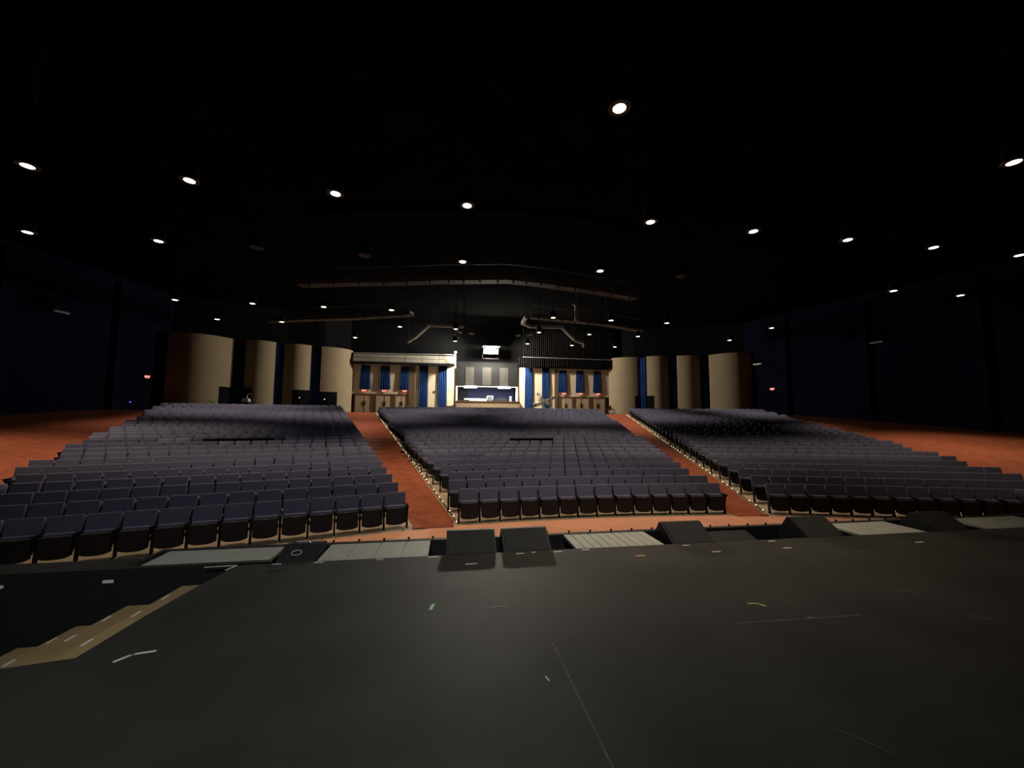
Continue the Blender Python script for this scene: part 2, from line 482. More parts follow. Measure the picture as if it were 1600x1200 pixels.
# ------------------------------------------------------------------ wedge monitors
def wedge(x0, x1, label, rz=0.0, top=1.285, z0=0.78):
    cx = (x0 + x1) / 2; hw = (x1 - x0) / 2
    t = tag(empty('wedge_monitor', (cx, 5.12, z0), rz), label, 'speaker', 'wedge monitors in the trough')
    zt = top - z0; zb = 1.075 - z0
    MB().extrude_x([(-0.245, 0.0), (0.28, 0.0), (0.28, zt - 0.25), (0.11, zt), (0.06, zt), (-0.245, zb)], -hw, hw).build('cabinet', 'cab', t)
    # grille sheet on the sloping face, framed by the cabinet edge
    a = Vector((0, -0.245, zb)); b = Vector((0, 0.06, zt)); d = (b - a); n = Vector((0, -d.z, d.y)).normalized()
    P = []
    for off in (0.0, 0.014):
        for tt in (0.04, 0.96):
            for sx in (-hw + 0.025, hw - 0.025):
                q = a + d * tt + n * off; P.append((sx, q.y, q.z))
    MB().add(P, [(0, 1, 3, 2), (4, 6, 7, 5), (0, 4, 5, 1), (2, 3, 7, 6), (0, 2, 6, 4), (1, 5, 7, 3)]).build('grille', 'grille', t)
    for sx in (-1, 1):
        MB().box(sx * hw - 0.006, sx * hw + 0.006, -0.02, 0.09, zt - 0.30, zt - 0.27).build('side_handle', 'iron', t)
        MB().lathe([(0.012, 0), (0.012, 0.01)], n=10, c=(sx * (hw - 0.06), -0.25, 0)).build('foot', 'iron', t)
    MB().box(-hw + 0.03, -hw + 0.16, -0.252, -0.246, zb - 0.04, zb - 0.015).build('badge', 'chrome', t)
    return t


wedge(-0.01, 0.60, 'black wedge monitor first along from the stairs, before the stair-side aisle')
wedge(0.69, 1.29, 'black wedge monitor second along, close beside the first before the centre block')
wedge(2.93, 3.53, 'black wedge monitor third along, standing after the ten-slat grey panel')
wedge(4.97, 5.57, 'black wedge monitor fourth along, before the aisle of the darkest block')
wedge(7.16, 7.8, 'nearly unseen black wedge monitor after the fine-ribbed panel')
# flat loudspeaker lying low between third and fourth wedge
t = tag(empty('floor_speaker', (3.97, 5.15, 0.78)), 'flat black loudspeaker lying in the trough between third and fourth wedge monitors', 'speaker')
MB().extrude_x([(-0.2, 0), (0.2, 0), (0.2, 0.27), (0.12, 0.33), (-0.2, 0.24)], -0.33, 0.33).build('cabinet', 'cab', t)
MB().box(-0.3, 0.3, -0.212, -0.2, 0.02, 0.22).build('grille', 'grille', t)
# loudspeaker back with oval badge in the gap between the grey panels
t = tag(empty('logo_speaker', (-1.70, 5.12, 0.78)), 'black loudspeaker with an oval badge between two pale grey trough panels', 'speaker')
MB().extrude_x([(-0.22, 0), (0.22, 0), (0.22, 0.40), (0.06, 0.42), (-0.22, 0.30)], -0.21, 0.21).build('cabinet', 'cab', t)
bd = MB()
T = Matrix.Translation((-0.03, -0.09, 0.362)) @ Matrix.Rotation(math.radians(23), 4, 'X')
ring = []
for k in range(20):
    a = 2 * math.pi * k / 20
    ring.append(T @ Vector((0.055 * math.cos(a), 0.04 * math.sin(a), 0.006)))
bd.tube(ring + [ring[0]], 0.006, 6)
bd.build('oval_badge', 'duct', t)
for hx in (-0.13, 0.10):
    MB().box(hx - 0.006, hx + 0.006, -0.235, -0.221, 0.20, 0.28).build('connector', 'chrome', t)
MB().tube([(-0.1, 0.05, 0.425), (-0.08, 0.05, 0.45), (0.05, 0.05, 0.45), (0.07, 0.05, 0.425)], 0.01, 6).build('carry_handle', 'chrome', t)

# ------------------------------------------------------------------ theatre seats
def chair_meshes(seg):
    tilt = Matrix.Translation((0, 0.27, 0.425)) @ Matrix.Rotation(math.radians(-13), 4, 'X')
    back = MB().rbox(0, 0.0, 0.205, 0.502, 0.075, 0.41, 0.022, seg, T=tilt)
    bshell = MB().rbox(0, 0.052, 0.18, 0.45, 0.026, 0.40, 0.010, 1, T=tilt)
    # folded seat: black underside faces the stage, rounded lower edge
    prof = []
    for k in range(-6, 7):
        a = k / 6.0
        prof.append((0.232 * a, 0.10 + 0.05 * abs(a) ** 3.0))
    prof = prof + [(0.232, 0.495), (-0.232, 0.495)]
    sh = MB()
    n = len(prof)
    lean = lambda z: (z - 0.10) * 0.10
    v = []
    for off, sc_ in ((0.0, 0.965), (0.022, 1.0), (0.07, 1.0)):
        for px, pz in prof:
            v.append((px * sc_, 0.03 + off + lean(pz), 0.30 + (pz - 0.30) * (sc_ if pz < 0.45 else 1.0)))
    f = [tuple(range(n)), tuple(range(3 * n - 1, 2 * n - 1, -1))]
    for r_ in range(2):
        f += [(r_ * n + i, (r_ + 1) * n + i, (r_ + 1) * n + (i + 1) % n, r_ * n + (i + 1) % n) for i in range(n)]
    sh.add(v, f)
    cu = MB().rbox(0, 0.178, 0.355, 0.436, 0.085, 0.36, 0.028, seg, T=Matrix.Identity(4))
    cu.v = [(a, b + (c - 0.355) * 0.10 - 0.012, c + 0.012) for a, b, c in cu.v]
    clip = MB().box(-0.045, 0.055, 0.058, 0.084, 0.495, 0.501)
    arm = MB().rbox(0, 0.12, 0.552, 0.040, 0.32, 0.030, 0.010, 1)
    leg = MB()
    leg.extrude_x([(0.10, 0.0), (0.17, 0.0), (0.19, 0.30), (0.26, 0.536), (0.0, 0.536), (0.07, 0.47), (0.12, 0.28)], -0.02, 0.02)
    leg.box(-0.02, 0.02, 0.02, 0.26, 0.0, 0.018)
    return dict(backrest=(back, 'fabric'), back_shell=(bshell, 'shell'), seat_shell=(sh, 'shell'), seat_cushion=(cu, 'fabric'),
                seat_clip=(clip, 'chrome'), armrest=(arm, 'armpad'), leg=(leg, 'iron'))


PITCH = 0.54
ROWS = 30
chairs = []     # (x, y, z, rz, block, row, index from aisle, is_last)
for k in range(ROWS):
    y0 = 10.42 + 0.95 * k
    R_ = 40.0 + 0.95 * k
    n = int(round((2 * half_centre(y0)) / PITCH))
    for i in range(n):
        X = (i - (n - 1) / 2) * PITCH
        if k == 9 and -1.32 < X < 1.32:
            continue
        y = y0 - X * X / (2 * R_)
        chairs.append((CX + X, y, -math.asin(X / R_), 'centre', k, i, i == n - 1))
    s = S0 + 0.95 * k
    ti = (5.08 - 0.322 * 10.2 + 0.322 * s * CS - s * SN) / (CS + 0.322 * SN)
    to = (15.95 - 0.486 * 13.0 + 0.486 * s * CS - s * SN) / (CS + 0.486 * SN)
    pk = (0.545, 0.556, 0.541, 0.562, 0.549)[k % 5]
    n = int((to - ti) / pk)
    for i in range(n):
        t_ = ti + pk * (i + 0.5)
        X, y = s * SN + t_ * CS, s * CS - t_ * SN
        if not (k == 10 and 11.2 < X < 14.2):
            chairs.append((CX - X, y, PH, 'stair', k, i, i == n - 1))
        chairs.append((CX + X, y, -PH, 'dark', k, i, i == n - 1))


def view_depth(x, y, z):
    d = Vector((x, y, z)) - CAM
    zz = d.dot(fwd)
    if zz < 0.5: return None
    px, py = 800 + 610 * d.dot(r2) / zz, 600 - 610 * d.dot(u2) / zz
    return zz, px, py


ranked = []
for c in chairs:
    z = floor_z(c[0], c[1])
    q = view_depth(c[0], c[1], z + 0.6)
    inside = q is not None and -25 < q[1] < 1625
    ranked.append((0 if inside else 1, q[0] if q else 999.0, c, z))
ranked.sort(key=lambda r: (r[0], r[1]))
near = ranked[:300]
far = [r for r in ranked[300:] if r[0] == 0 or r[1] < 60]

hi = {k: v[0].mesh('theater_' + k, v[1], smooth=False) for k, v in chair_meshes(2).items()}
BL = {'centre': ('centre block', 'from the stair-side aisle'), 'stair': ('stair-side block', 'in from the aisle'),
      'dark': ('darkest block', 'in from the aisle')}
for _, _, c, z in near:
    x, y, rz, blk, row, idx, last = c
    o = empty('theater_seat', (x, y, z), rz)
    if row == 0:
        rt = 'front row'
    else:
        rt = 'row ' + NUM[row]
    tag(o, 'navy folding seat, %s of the %s, %s %s' % (rt, BL[blk][0], ORD[idx], BL[blk][1]), 'seat',
        'theater seats in the ' + BL[blk][0])
    for pn in ('backrest', 'back_shell', 'seat_shell', 'seat_cushion', 'seat_clip'):
        link(pn, hi[pn], o)
    sides = [-1]
    if blk == 'stair':
        sides = [1]
    if last:
        sides = [-1, 1]
    for sd in sides:
        link('armrest', hi['armrest'], o, (sd * PITCH / 2, 0, 0))
        link('leg', hi['leg'], o, (sd * PITCH / 2, 0, 0))

# the rest of the seats, joined
lo = chair_meshes(1)
base_v, base_f, base_m = [], [], []
FM = ['fabric', 'shell', 'iron', 'armpad']
for pn, (b_, mt) in lo.items():
    if pn == 'seat_clip':
        continue
    off = len(base_v)
    dx = -PITCH / 2 if pn in ('armrest', 'leg') else 0.0
    base_v += [(p[0] + dx, p[1], p[2]) for p in b_.v]
    base_f += [[i + off for i in f] for f in b_.f]
    base_m += [FM.index(mt)] * len(b_.f)
bv = np.array(base_v, dtype=np.float64)
lens_ = np.array([len(f) for f in base_f]); flat = np.array([i for f in base_f for i in f])
N = len(far)
V = np.zeros((N, len(bv), 3))
for i, (_, _, c, z) in enumerate(far):
    cr, sr_ = math.cos(c[2]), math.sin(c[2])
    V[i, :, 0] = bv[:, 0] * cr - bv[:, 1] * sr_ + c[0]
    V[i, :, 1] = bv[:, 0] * sr_ + bv[:, 1] * cr + c[1]
    V[i, :, 2] = bv[:, 2] + z
me = D.meshes.new('theater_seating')
me.vertices.add(N * len(bv)); me.vertices.foreach_set('co', V.ravel())
L_ = (flat[None, :] + (np.arange(N) * len(bv))[:, None]).ravel()
me.loops.add(len(L_)); me.loops.foreach_set('vertex_index', L_.astype(np.int32))
tl = np.tile(lens_, N)
me.polygons.add(len(tl))
me.polygons.foreach_set('loop_start', np.concatenate([[0], np.cumsum(tl)[:-1]]).astype(np.int32))
me.polygons.foreach_set('loop_total', tl.astype(np.int32))
for m_ in FM: me.materials.append(M[m_])
me.polygons.foreach_set('material_index', np.tile(np.array(base_m), N).astype(np.int32))
me.update(calc_edges=True); me.validate()
bm = bmesh.new(); bm.from_mesh(me); bmesh.ops.recalc_face_normals(bm, faces=bm.faces); bm.to_mesh(me); bm.free()
tag(link('theater_seating', me), 'rows upon rows of navy folding seats filling the rear of the hall', 'seats', None, 'stuff')

# low black boards where seats are missing
def gap_board(x, y, rz, wd, lb):
    o = tag(empty('black_board', (x, y, floor_z(x, y)), rz), lb, 'board', 'black boards in the seat gaps')
    MB().rbox(0, 0.30, 0.42, wd, 0.05, 0.76, 0.012, 1).build('board', 'black', o)
    for sx in (-1, 1):
        MB().box(sx * wd * 0.4 - 0.03, sx * wd * 0.4 + 0.03, 0.15, 0.42, 0.0, 0.06).build('foot', 'iron', o)


gap_board(CX + 0.0, 10.42 + 0.95 * 9, 0.0, 2.2, 'low black board filling a seat gap midway up the centre block')
_s = S0 + 9.5
gap_board(CX - 12.7, (_s - 12.7 * SN) / CS, PH, 2.5, 'low black board filling a seat gap midway up the stair-side block')

# ------------------------------------------------------------------ aisle edge lights
def aisle_lights(fx, label, y1):
    root = tag(empty('aisle_light_strip', (fx(10.3), 10.3, floor_z(fx(10.3), 10.3))), label, 'light strip', 'aisle light strips')
    o0 = root.location.copy()
    pts = []
    for y in frange(10.3, y1, 0.5):
        pts.append(Vector((fx(y), y, floor_z(fx(y), y) + 0.03)) - o0)
    MB().tube(pts, 0.012, 6).build('cable', 'iron', root)
    bl = MB().lathe([(0.006, 0.0), (0.013, 0.008), (0.013, 0.02), (0.006, 0.028)], n=8).mesh('aisle_bulb', 'bulb')
    y = 10.35; i = 0
    while y < y1 - 0.3:
        if not (i % 11 in (3, 8)):
            p = Vector((fx(y), y, floor_z(fx(y), y) + 0.034)) - o0
            link('bulb', bl, root, p)
        y += 0.42; i += 1


aisle_lights(lambda y: CX - half_centre(y) - 0.13, 'string of tiny warm lights edging the aisle side of the centre block', 38.5)
aisle_lights(lambda y: CX + inner_side(y) - 0.13, 'string of tiny warm lights edging the aisle side of the darkest block', 38.5)

# ------------------------------------------------------------------ curtains
def drape(name, p0, p1, z0, z1, n, amp, mt, label, group, flare=0.0, cat='curtain', loops=True):
    """pleated cloth from p0 to p1 (plan points)"""
    p0, p1 = Vector((p0[0], p0[1])), Vector((p1[0], p1[1]))
    mid = (p0 + p1) / 2; d = p1 - p0; L = d.length; d.normalize(); nn = Vector((-d.y, d.x))
    if nn.y > 0: nn = -nn
    m = n * 6; rows = 5
    front, back = [], []
    rnd = random.Random(int(abs(p0.x * 100)))
    ph = [rnd.uniform(-0.5, 0.5) for _ in range(m + 1)]
    for j in range(rows + 1):
        tz = j / rows
        wf = 1.0 + flare * tz
        for i in range(m + 1):
            u = (i / m - 0.5) * L * wf
            a = amp * (0.55 + 0.45 * tz) * math.sin(2 * math.pi * i / 6.0 + ph[i] * 0.6)
            q = d * u + nn * (a + amp)
            front.append((q.x, q.y, z1 - (z1 - z0) * tz))
            q2 = q - nn * 0.025
            back.append((q2.x, q2.y, z1 - (z1 - z0) * tz))
    f = []
    W_ = m + 1; K = len(front)
    for j in range(rows):
        for i in range(m):
            a = j * W_ + i
            f.append((a, a + 1, a + W_ + 1, a + W_))
            f.append((K + a, K + a + W_, K + a + W_ + 1, K + a + 1))
    for j in range(rows):
        a = j * W_; f.append((a, a + W_, K + a + W_, K + a))
        a = j * W_ + m; f.append((a, K + a, K + a + W_, a + W_))
    for i in range(m):
        f.append((i, K + i, K + i + 1, i + 1))
        a = rows * W_ + i; f.append((a, a + 1, K + a + 1, K + a))
    r = empty(name, (mid.x, mid.y, 0))
    tag(r, label, cat, group)
    MB().add(front + back, f).build('cloth', mt, r, smooth=True)
    e0 = d * (-L / 2); e1 = d * (L / 2)
    MB().tube([(e0.x + nn.x * amp, e0.y + nn.y * amp, z1 + 0.02), (e1.x + nn.x * amp, e1.y + nn.y * amp, z1 + 0.02)], 0.025, 6).build('rod', 'iron', r)
    return r


# ------------------------------------------------------------------ rear wall with curved panels
ZR = 3.0
FL = dict(A=((-11.07, 46.7), (-13.72, 44.2)), B=((-14.68, 44.0), (-17.09, 43.34)), C=((-17.64, 42.72), (-20.02, 41.82)), D=((-20.99, 41.68), (-25.3, 39.3)))
FR = dict(A=((19.80, 46.7), (22.72, 44.7)), B=((23.53, 44.0), (26.09, 43.48)), C=((26.78, 42.83), (29.44, 42.29)), D=((30.16, 41.64), (34.0, 39.4)))


def arc(p, q, t, sag, off=0.0):
    p, q = Vector(p), Vector(q)
    d = (q - p); n = Vector((-d.y, d.x)).normalized()
    if n.y > 0: n = -n
    dn = 4 * sag * (1 - 2 * t)
    nn = (n * d.length - d * (dn / d.length)).normalized() if d.length else n
    if nn.y > 0: nn = -nn
    return p + d * t + n * (4 * sag * t * (1 - t)) + nn * off


def arc_slab(p, q, t0, t1, sag, o0, o1, z0, z1, n=16):
    fr = [arc(p, q, t0 + (t1 - t0) * i / n, sag, o1) for i in range(n + 1)]
    bk = [arc(p, q, t0 + (t1 - t0) * i / n, sag, o0) for i in range(n + 1)]
    return MB().prism([tuple(a) for a in fr] + [tuple(a) for a in reversed(bk)], z0, z1)


for FD, nm, sgn in ((FL, 'wall_rear_left', -1), (FR, 'wall_rear_right', 1)):
    # dark wall behind the panels
    pl = [FD['A'][0], FD['A'][1], FD['B'][1], FD['C'][1], FD['D'][1]]
    mb = MB()
    for a, b in zip(pl[:-1], pl[1:]):
        mb.prism([(a[0], a[1] + 0.95), (b[0], b[1] + 0.95), (b[0], b[1] + 1.15), (a[0], a[1] + 1.15)], 0.0, ZC)
    e = FD['D'][1]
    mb.prism([(e[0], e[1] + 0.95), (CX + sgn * 30.0, 40.1), (CX + sgn * 30.0, 40.4), (e[0], e[1] + 1.15)], 0.0, ZC)
    wl = struct(mb.build(nm, 'black'), 'dark wall with tall curved beige panels')
    for kk in 'ABCD':
        p, q = FD[kk]
        sag = {'A': 0.6, 'B': 0.5, 'C': 0.5, 'D': 1.15}[kk]
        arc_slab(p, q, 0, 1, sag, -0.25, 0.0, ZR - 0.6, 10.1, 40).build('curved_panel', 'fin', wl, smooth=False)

GC = 'blue drapes between the curved panels'
for FD, side in ((FL, 'stair-side'), (FR, 'far-side')):
    for (a, b), nth in zip((('A', 'B'), ('B', 'C'), ('C', 'D')), ('beside the rear doors', 'in the middle', 'deepest in the dark')):
        p = Vector(FD[a][1]); q = Vector(FD[b][0])
        p = p + Vector((0, 0.42)); q = q + Vector((0, 0.42))
        e = (q - p).normalized() * 0.12
        drape('panel_drape', tuple(p - e), tuple(q + e), ZR + 0.02, 10.0, 5, 0.09, 'bluecurt',
              'tall narrow blue drape between %s curved beige panels, %s' % (side, nth), GC)

# doorway openings, their inner darkness put on as black slabs over the panels
dn = 10
def doorway(FD, parts, name):
    global dn
    r = struct(empty('door_%d' % dn, (*FD[parts[0][0]][0], ZR)), name)
    dn += 1
    o0 = r.location
    for kk, t0, t1, zt in parts:
        p, q = FD[kk]; sag = {'A': 0.6, 'B': 0.5, 'C': 0.5, 'D': 1.15}[kk]
        mb = arc_slab(p, q, t0, t1, sag, 0.0, 0.03, ZR, zt, 6)
        mb.v = [(a - o0.x, b - o0.y, c - o0.z) for a, b, c in mb.v]
        mb.build('leaf', 'black', r)  # black slab painted as the opening's darkness, no real door leaf
        a = arc(p, q, (t0 + t1) / 2, sag, 0.03)
        MB().box(a.x - 0.02 - o0.x, a.x + 0.02 - o0.x, a.y - 0.08 - o0.y, a.y - o0.y, 0.9, 1.3).build('handle', 'chrome', r)


doorway(FL, [('A', 0.56, 1.0, 5.22), ('B', 0.0, 0.62, 5.32)], 'wide black doorway either side of a blue drape')
doorway(FL, [('D', 0.0, 0.2, 5.35), ('C', 0.72, 1.0, 5.38)], 'black doorway where a white machine stands')
doorway(FR, [('A', 0.9, 1.0, 5.30), ('B', 0.0, 0.26, 5.30)], 'small black doorway either side of a blue drape')

# indicator lights inside the wide doorway
for p_, lb in (((-15.35, 43.25, 4.50), 'tiny white light glowing in the wide black doorway'),
               ((-13.20, 44.2, 4.40), 'tiny white light on the door-side part of the wide black doorway')):
    o = empty('indicator_light', p_)
    tag(o, lb, 'light', 'tiny doorway lights')
    MB().rbox(0, 0, 0, 0.14, 0.05, 0.10, 0.015, 1).build('case', 'cab', o)
    MB().lathe([(0.03, 0), (0.045, 0.02), (0.03, 0.05)], c=(0, -0.04, -0.025), n=10).build('lens', 'wled', o)

# rear wall, centre
YW = 47.0
wr = struct(MB().box(-11.1, -4.1, YW, YW + 0.2, 5.16, 8.7).box(-4.1, 0.8, YW, YW + 0.2, ZR, 8.7).box(8.1, 12.78, YW, YW + 0.2, ZR, 8.7)
            .box(12.78, 20.0, YW, YW + 0.2, 5.16, 8.7).build('wall_rear', 'wall'), 'beige rear wall with doors and blue drapes')
for (a, b) in ((-4.78, -4.12), (12.78, 13.2)):
    MB().box(a, b, YW - 0.12, YW - 0.001, ZR, 8.55).build('pilaster', 'brown', wr)
for (a, b) in ((-11.05, -4.8), (13.22, 19.95)):
    MB().box(a, b, YW - 0.06, YW - 0.001, 5.14, 5.22).build('lintel', 'brown', wr)


def double_door(num, x0, x1, zt=5.1):
    r = struct(empty('door_%d' % num, ((x0 + x1) / 2, YW, ZR)), 'tan double door in the rear wall')
    hw = (x1 - x0) / 2; h = zt - ZR
    for sx in (-1, 1):
        MB().box(min(sx * hw, sx * (hw + 0.12)), max(sx * hw, sx * (hw + 0.12)), -0.08, 0.1, 0, h + 0.04).build('jamb', 'brown', r)
        lf = MB().box(min(sx * 0.012, sx * hw) + 0.005, max(sx * 0.012, sx * hw) - 0.005, 0.0, 0.05, 0.01, h - 0.02).build('leaf', 'door', r)
        MB().box(sx * 0.09 - 0.025, sx * 0.09 + 0.025, -0.05, -0.001, 0.85, 1.35).build('handle', 'iron', lf)
    MB().box(-hw, hw, -0.06, 0.1, h - 0.015, h + 0.06).build('head', 'brown', r)
    MB().box(-0.012, 0.012, -0.02, 0.0, 0.01, h - 0.03).build('astragal', 'chrome' if num in (1, 3) else 'brown', r)


for num, (a, b) in enumerate(((-10.7, -8.75), (-8.42, -6.55), (-6.25, -4.9), (13.45, 15.0), (15.27, 17.18), (17.45, 19.3)), 1):
    double_door(num, a, b)
struct(MB().box(-11.1, -4.1, YW + 0.12, YW + 0.25, ZR, 5.2).build('wall_behind_doors_1', 'brown'))
struct(MB().box(12.78, 20.0, YW + 0.12, YW + 0.25, ZR, 5.2).build('wall_behind_doors_2', 'brown'))

# EXIT signs
def exit_text():
    cu = D.curves.new('exit_letters', 'FONT')
    cu.body = 'EXIT'; cu.size = 0.24; cu.align_x = 'CENTER'; cu.align_y = 'CENTER'; cu.extrude = 0.004; cu.resolution_u = 2
    to = D.objects.new('tmp_text', cu); COL.objects.link(to)
    dg = bpy.context.evaluated_depsgraph_get()
    me_ = D.meshes.new_from_object(to.evaluated_get(dg))
    D.objects.remove(to)
    me_.materials.clear(); me_.materials.append(M['redlit'])
    me_.name = 'exit_letters'
    return me_


EXM = exit_text()


def exit_sign(loc, rz, label, w_=0.48, h_=0.28):
    r = tag(empty('exit_sign', loc, rz), label, 'exit sign', 'red exit signs')
    MB().rbox(0, 0, 0, w_, 0.09, h_, 0.015, 1).build('housing', 'cab', r)
    MB().box(-w_ / 2 + 0.02, w_ / 2 - 0.02, -0.055, -0.046, -h_ / 2 + 0.02, h_ / 2 - 0.02).build('face', 'red', r)
    t_ = link('letters', EXM, r, (0, -0.06, 0.0)); t_.rotation_euler = (math.pi / 2, 0, 0)
    li = D.lights.new('exit_glow', 'POINT'); li.energy = 0.8; li.color = (1, 0.08, 0.05); li.shadow_soft_size = 0.1
    lo_ = D.objects.new('exit_glow', li); COL.objects.link(lo_); lo_.parent = r; lo_.location = (0, -0.3, -0.05)


DR = ('outer', 'middle', 'booth-side')
for x_, nth in zip((-9.78, -7.55, -5.25), ('outermost', 'middle', 'booth-side')):
    exit_sign((x_, YW - 0.08, 5.56), 0, 'red EXIT sign over the %s door of the stair-side trio' % nth)
for x_, nth in zip((13.98, 16.15, 18.43), ('booth-side', 'middle', 'outermost')):
    exit_sign((x_, YW - 0.08, 5.56), 0, 'red EXIT sign over the %s door of the far-side trio' % nth)
exit_sign((-25.97, 38.19, 5.93), math.radians(76.3), 'lone red EXIT sign on the navy wall behind the stair-side block', 0.34, 0.30)
exit_sign((34.36, 37.1, 5.84), math.radians(-76.3), 'lone red EXIT sign on the dark wall behind the darkest block', 0.34, 0.30)
o = tag(empty('blue_indicator', (-26.26, 36.95, 3.7), math.radians(76.3)), 'tiny blue light low on the wall under the lone EXIT sign', 'light')
MB().rbox(0, 0, 0, 0.12, 0.08, 0.12, 0.02, 1).build('case', 'cab', o)
MB().lathe([(0.03, 0), (0.05, 0.03), (0.03, 0.07)], c=(0.02, -0.06, -0.03), n=10).build('lens', 'led', o)

# blue drapes on the rear wall
GS = 'short blue drapes over the rear doors'
for (a, b), nth in zip(((-10.2, -9.2), (-8.0, -7.0), (-5.75, -4.85)), ('outermost', 'middle', 'booth-side')):
    drape('door_drape', (a, YW - 0.05), (b, YW - 0.05), 5.76, 8.42, 5, 0.07, 'bluecurt', 'short blue drape above the %s door of the stair-side trio' % nth, GS, 0.28)
for (a, b), nth in zip(((13.35, 14.3), (15.6, 16.55), (17.87, 18.82)), ('booth-side', 'middle', 'outermost')):
    drape('door_drape', (a, YW - 0.05), (b, YW - 0.05), 5.72, 8.42, 5, 0.07, 'bluecurt', 'short blue drape above the %s door of the far-side trio' % nth, GS, 0.25)
GT = 'tall blue drapes beside the booth'
for (a, b), lb in zip(((-3.62, -2.62), (-1.42, -0.42), (9.05, 10.0), (11.2, 12.12)),
                      ('tall blue drape next to the brown post on the stair side of the booth', 'tall blue drape closest to the booth on its stair side',
                       'tall blue drape closest to the booth on its far side', 'tall blue drape behind the camera crane')):
    drape('wall_drape', (a, YW - 0.05), (b, YW - 0.05), ZR + 0.1, 8.65, 5, 0.07, 'bluecurt', lb, GT, 0.1)
# small wall boxes
for p_, lb in (((-2.0 + 0.15, YW - 0.03, 5.55), 'small dark wall box between the stair-side tall drapes'), ((10.65, YW - 0.03, 5.5), 'small dark wall box between the far-side tall drapes')):
    o = tag(empty('wall_box', p_), lb, 'wall box', 'small wall boxes')
    MB().rbox(0, 0, 0, 0.22, 0.06, 0.26, 0.015, 1).build('case', 'iron', o)
    MB().box(-0.05, 0.05, -0.045, -0.03, -0.06, 0.06).build('button_plate', 'grey', o)

# pale soffit over the stair-side doors
so = struct(empty('trim_1', (-5.3, 46.3, 9.3)), 'pale boxed soffit of long panels above the stair-side doors')
for j, (z0, z1) in enumerate(((9.33, 9.72), (8.86, 9.27))):
    for i in range(6):
        a = -5.65 + 11.5 / 6 * i
        MB().box(a + 0.02, a + 11.5 / 6 - 0.02, -0.12 - 0.1 * j, 0.12, z0 - 9.3, z1 - 9.3).build('soffit_panel', 'soffit', so)
MB().box(-5.7, 5.9, 0.13, 0.5, -0.6, 0.6).build('soffit_back', 'black', so)
MB().box(-5.7, 5.9, -0.3, 0.12, -0.72, -0.46).build('soffit_skirt', 'dgrey', so)
MB().tube([(-5.7, -0.05, 0.52), (5.8, -0.05, 0.62)], 0.05, 8).build('top_pipe', 'duct', so)

# white post with a lamp at the end of the soffit
pl_ = tag(empty('lamp_post', (0.5, 45.75, 8.3)), 'white pipe with a bright lamp at the soffit end beside the booth', 'lamp')
MB().tube([(0, 0, 0), (0.02, 0, 0.6), (0.02, 0, 1.7)], 0.09, 10).build('pipe', 'white', pl_)
MB().box(-0.06, 0.06, 0.08, 0.24, 0.35, 0.45).build('wall_bracket', 'iron', pl_)
MB().lathe([(0.05, 0), (0.13, 0.06), (0.15, 0.15), (0.10, 0.24), (0.02, 0.27)], c=(0.02, -0.05, 1.72), n=14).build('globe', 'floodlens', pl_)
li = D.lights.new('post_lamp', 'POINT'); li.energy = 350; li.color = (1, 0.93, 0.78); li.shadow_soft_size = 0.15
lo_ = D.objects.new('post_lamp', li); COL.objects.link(lo_); lo_.parent = pl_; lo_.location = (0, -0.5, 1.8)

# black pleated drapes over the far-side doors
drape('black_drape', (8.75, 46.4), (20.2, 46.4), 9.85, ZC - 0.1, 44, 0.06, 'blackcurt', 'tall black pleated drape hanging from the ceiling over the far-side doors', None)
drape('black_valance', (8.15, 46.2), (20.2, 46.2), 8.72, 9.85, 44, 0.06, 'blackcurt', 'low black pleated valance under the tall black drape', None)
o = tag(MB().tube([(8.6, 46.0, 9.88), (20.2, 46.0, 9.84)], 0.045, 8).build('drape_batten', 'duct'), 'thin metal batten across the black drape', 'pipe')

# ------------------------------------------------------------------ booth
bt = struct(empty('wall_booth', (4.45, YW, ZR)), 'sound booth front, grey panels above an open counter window')
bx = lambda x0, x1, y0, y1, z0, z1, nm, mt: MB().box(x0 - 4.45, x1 - 4.45, y0 - YW, y1 - YW, z0 - ZR, z1 - ZR).build(nm, mt, bt)
bx(0.66, 8.15, YW - 0.15, YW + 0.1, 6.3, 9.25, 'upper_front', 'dgrey')
for a, b in ((1.75, 2.78), (3.8, 4.85), (5.9, 6.95)):
    bx(a, b, YW - 0.22, YW - 0.151, 6.4, 8.58, 'grey_panel', 'gpanel')
bx(0.66, 0.86, YW - 0.15, YW + 0.1, ZR, 6.3, 'jamb', 'white')
bx(7.92, 8.15, YW - 0.15, YW + 0.1, ZR, 6.3, 'jamb', 'white')
bx(0.7, 8.3, YW - 0.7, YW - 0.16, ZR, 4.45, 'counter_front', 'counter')
bx(0.68, 8.34, YW - 0.78, YW + 0.4, 4.46, 4.51, 'counter_top', 'brown')
bx(0.66, 8.15, YW + 3.0, YW + 3.15, ZR, 7.0, 'room_back', 'booth')
bx(0.6, 0.68, YW + 0.11, YW + 3.0, ZR, 7.0, 'room_side', 'gpanel')
bx(8.15, 8.22, YW + 0.11, YW + 3.0, ZR, 7.0, 'room_side', 'gpanel')
bx(0.6, 8.2, YW + 0.11, YW + 3.1, 7.0, 7.1, 'room_ceiling', 'gpanel')
bx(0.86, 2.2, YW + 2.0, YW + 2.1, 4.5, 6.9, 'grey_partition', 'gpanel')
bx(0.84, 7.94, YW - 0.16, YW + 0.05, 6.22, 6.3, 'window_head', 'white')
MB().prism([(-3.9, -0.75), (-3.9, -0.68), (-5.0, -0.1), (-5.0, -0.2)], 0.0, 0.9).build('side_rail', 'counter', bt)

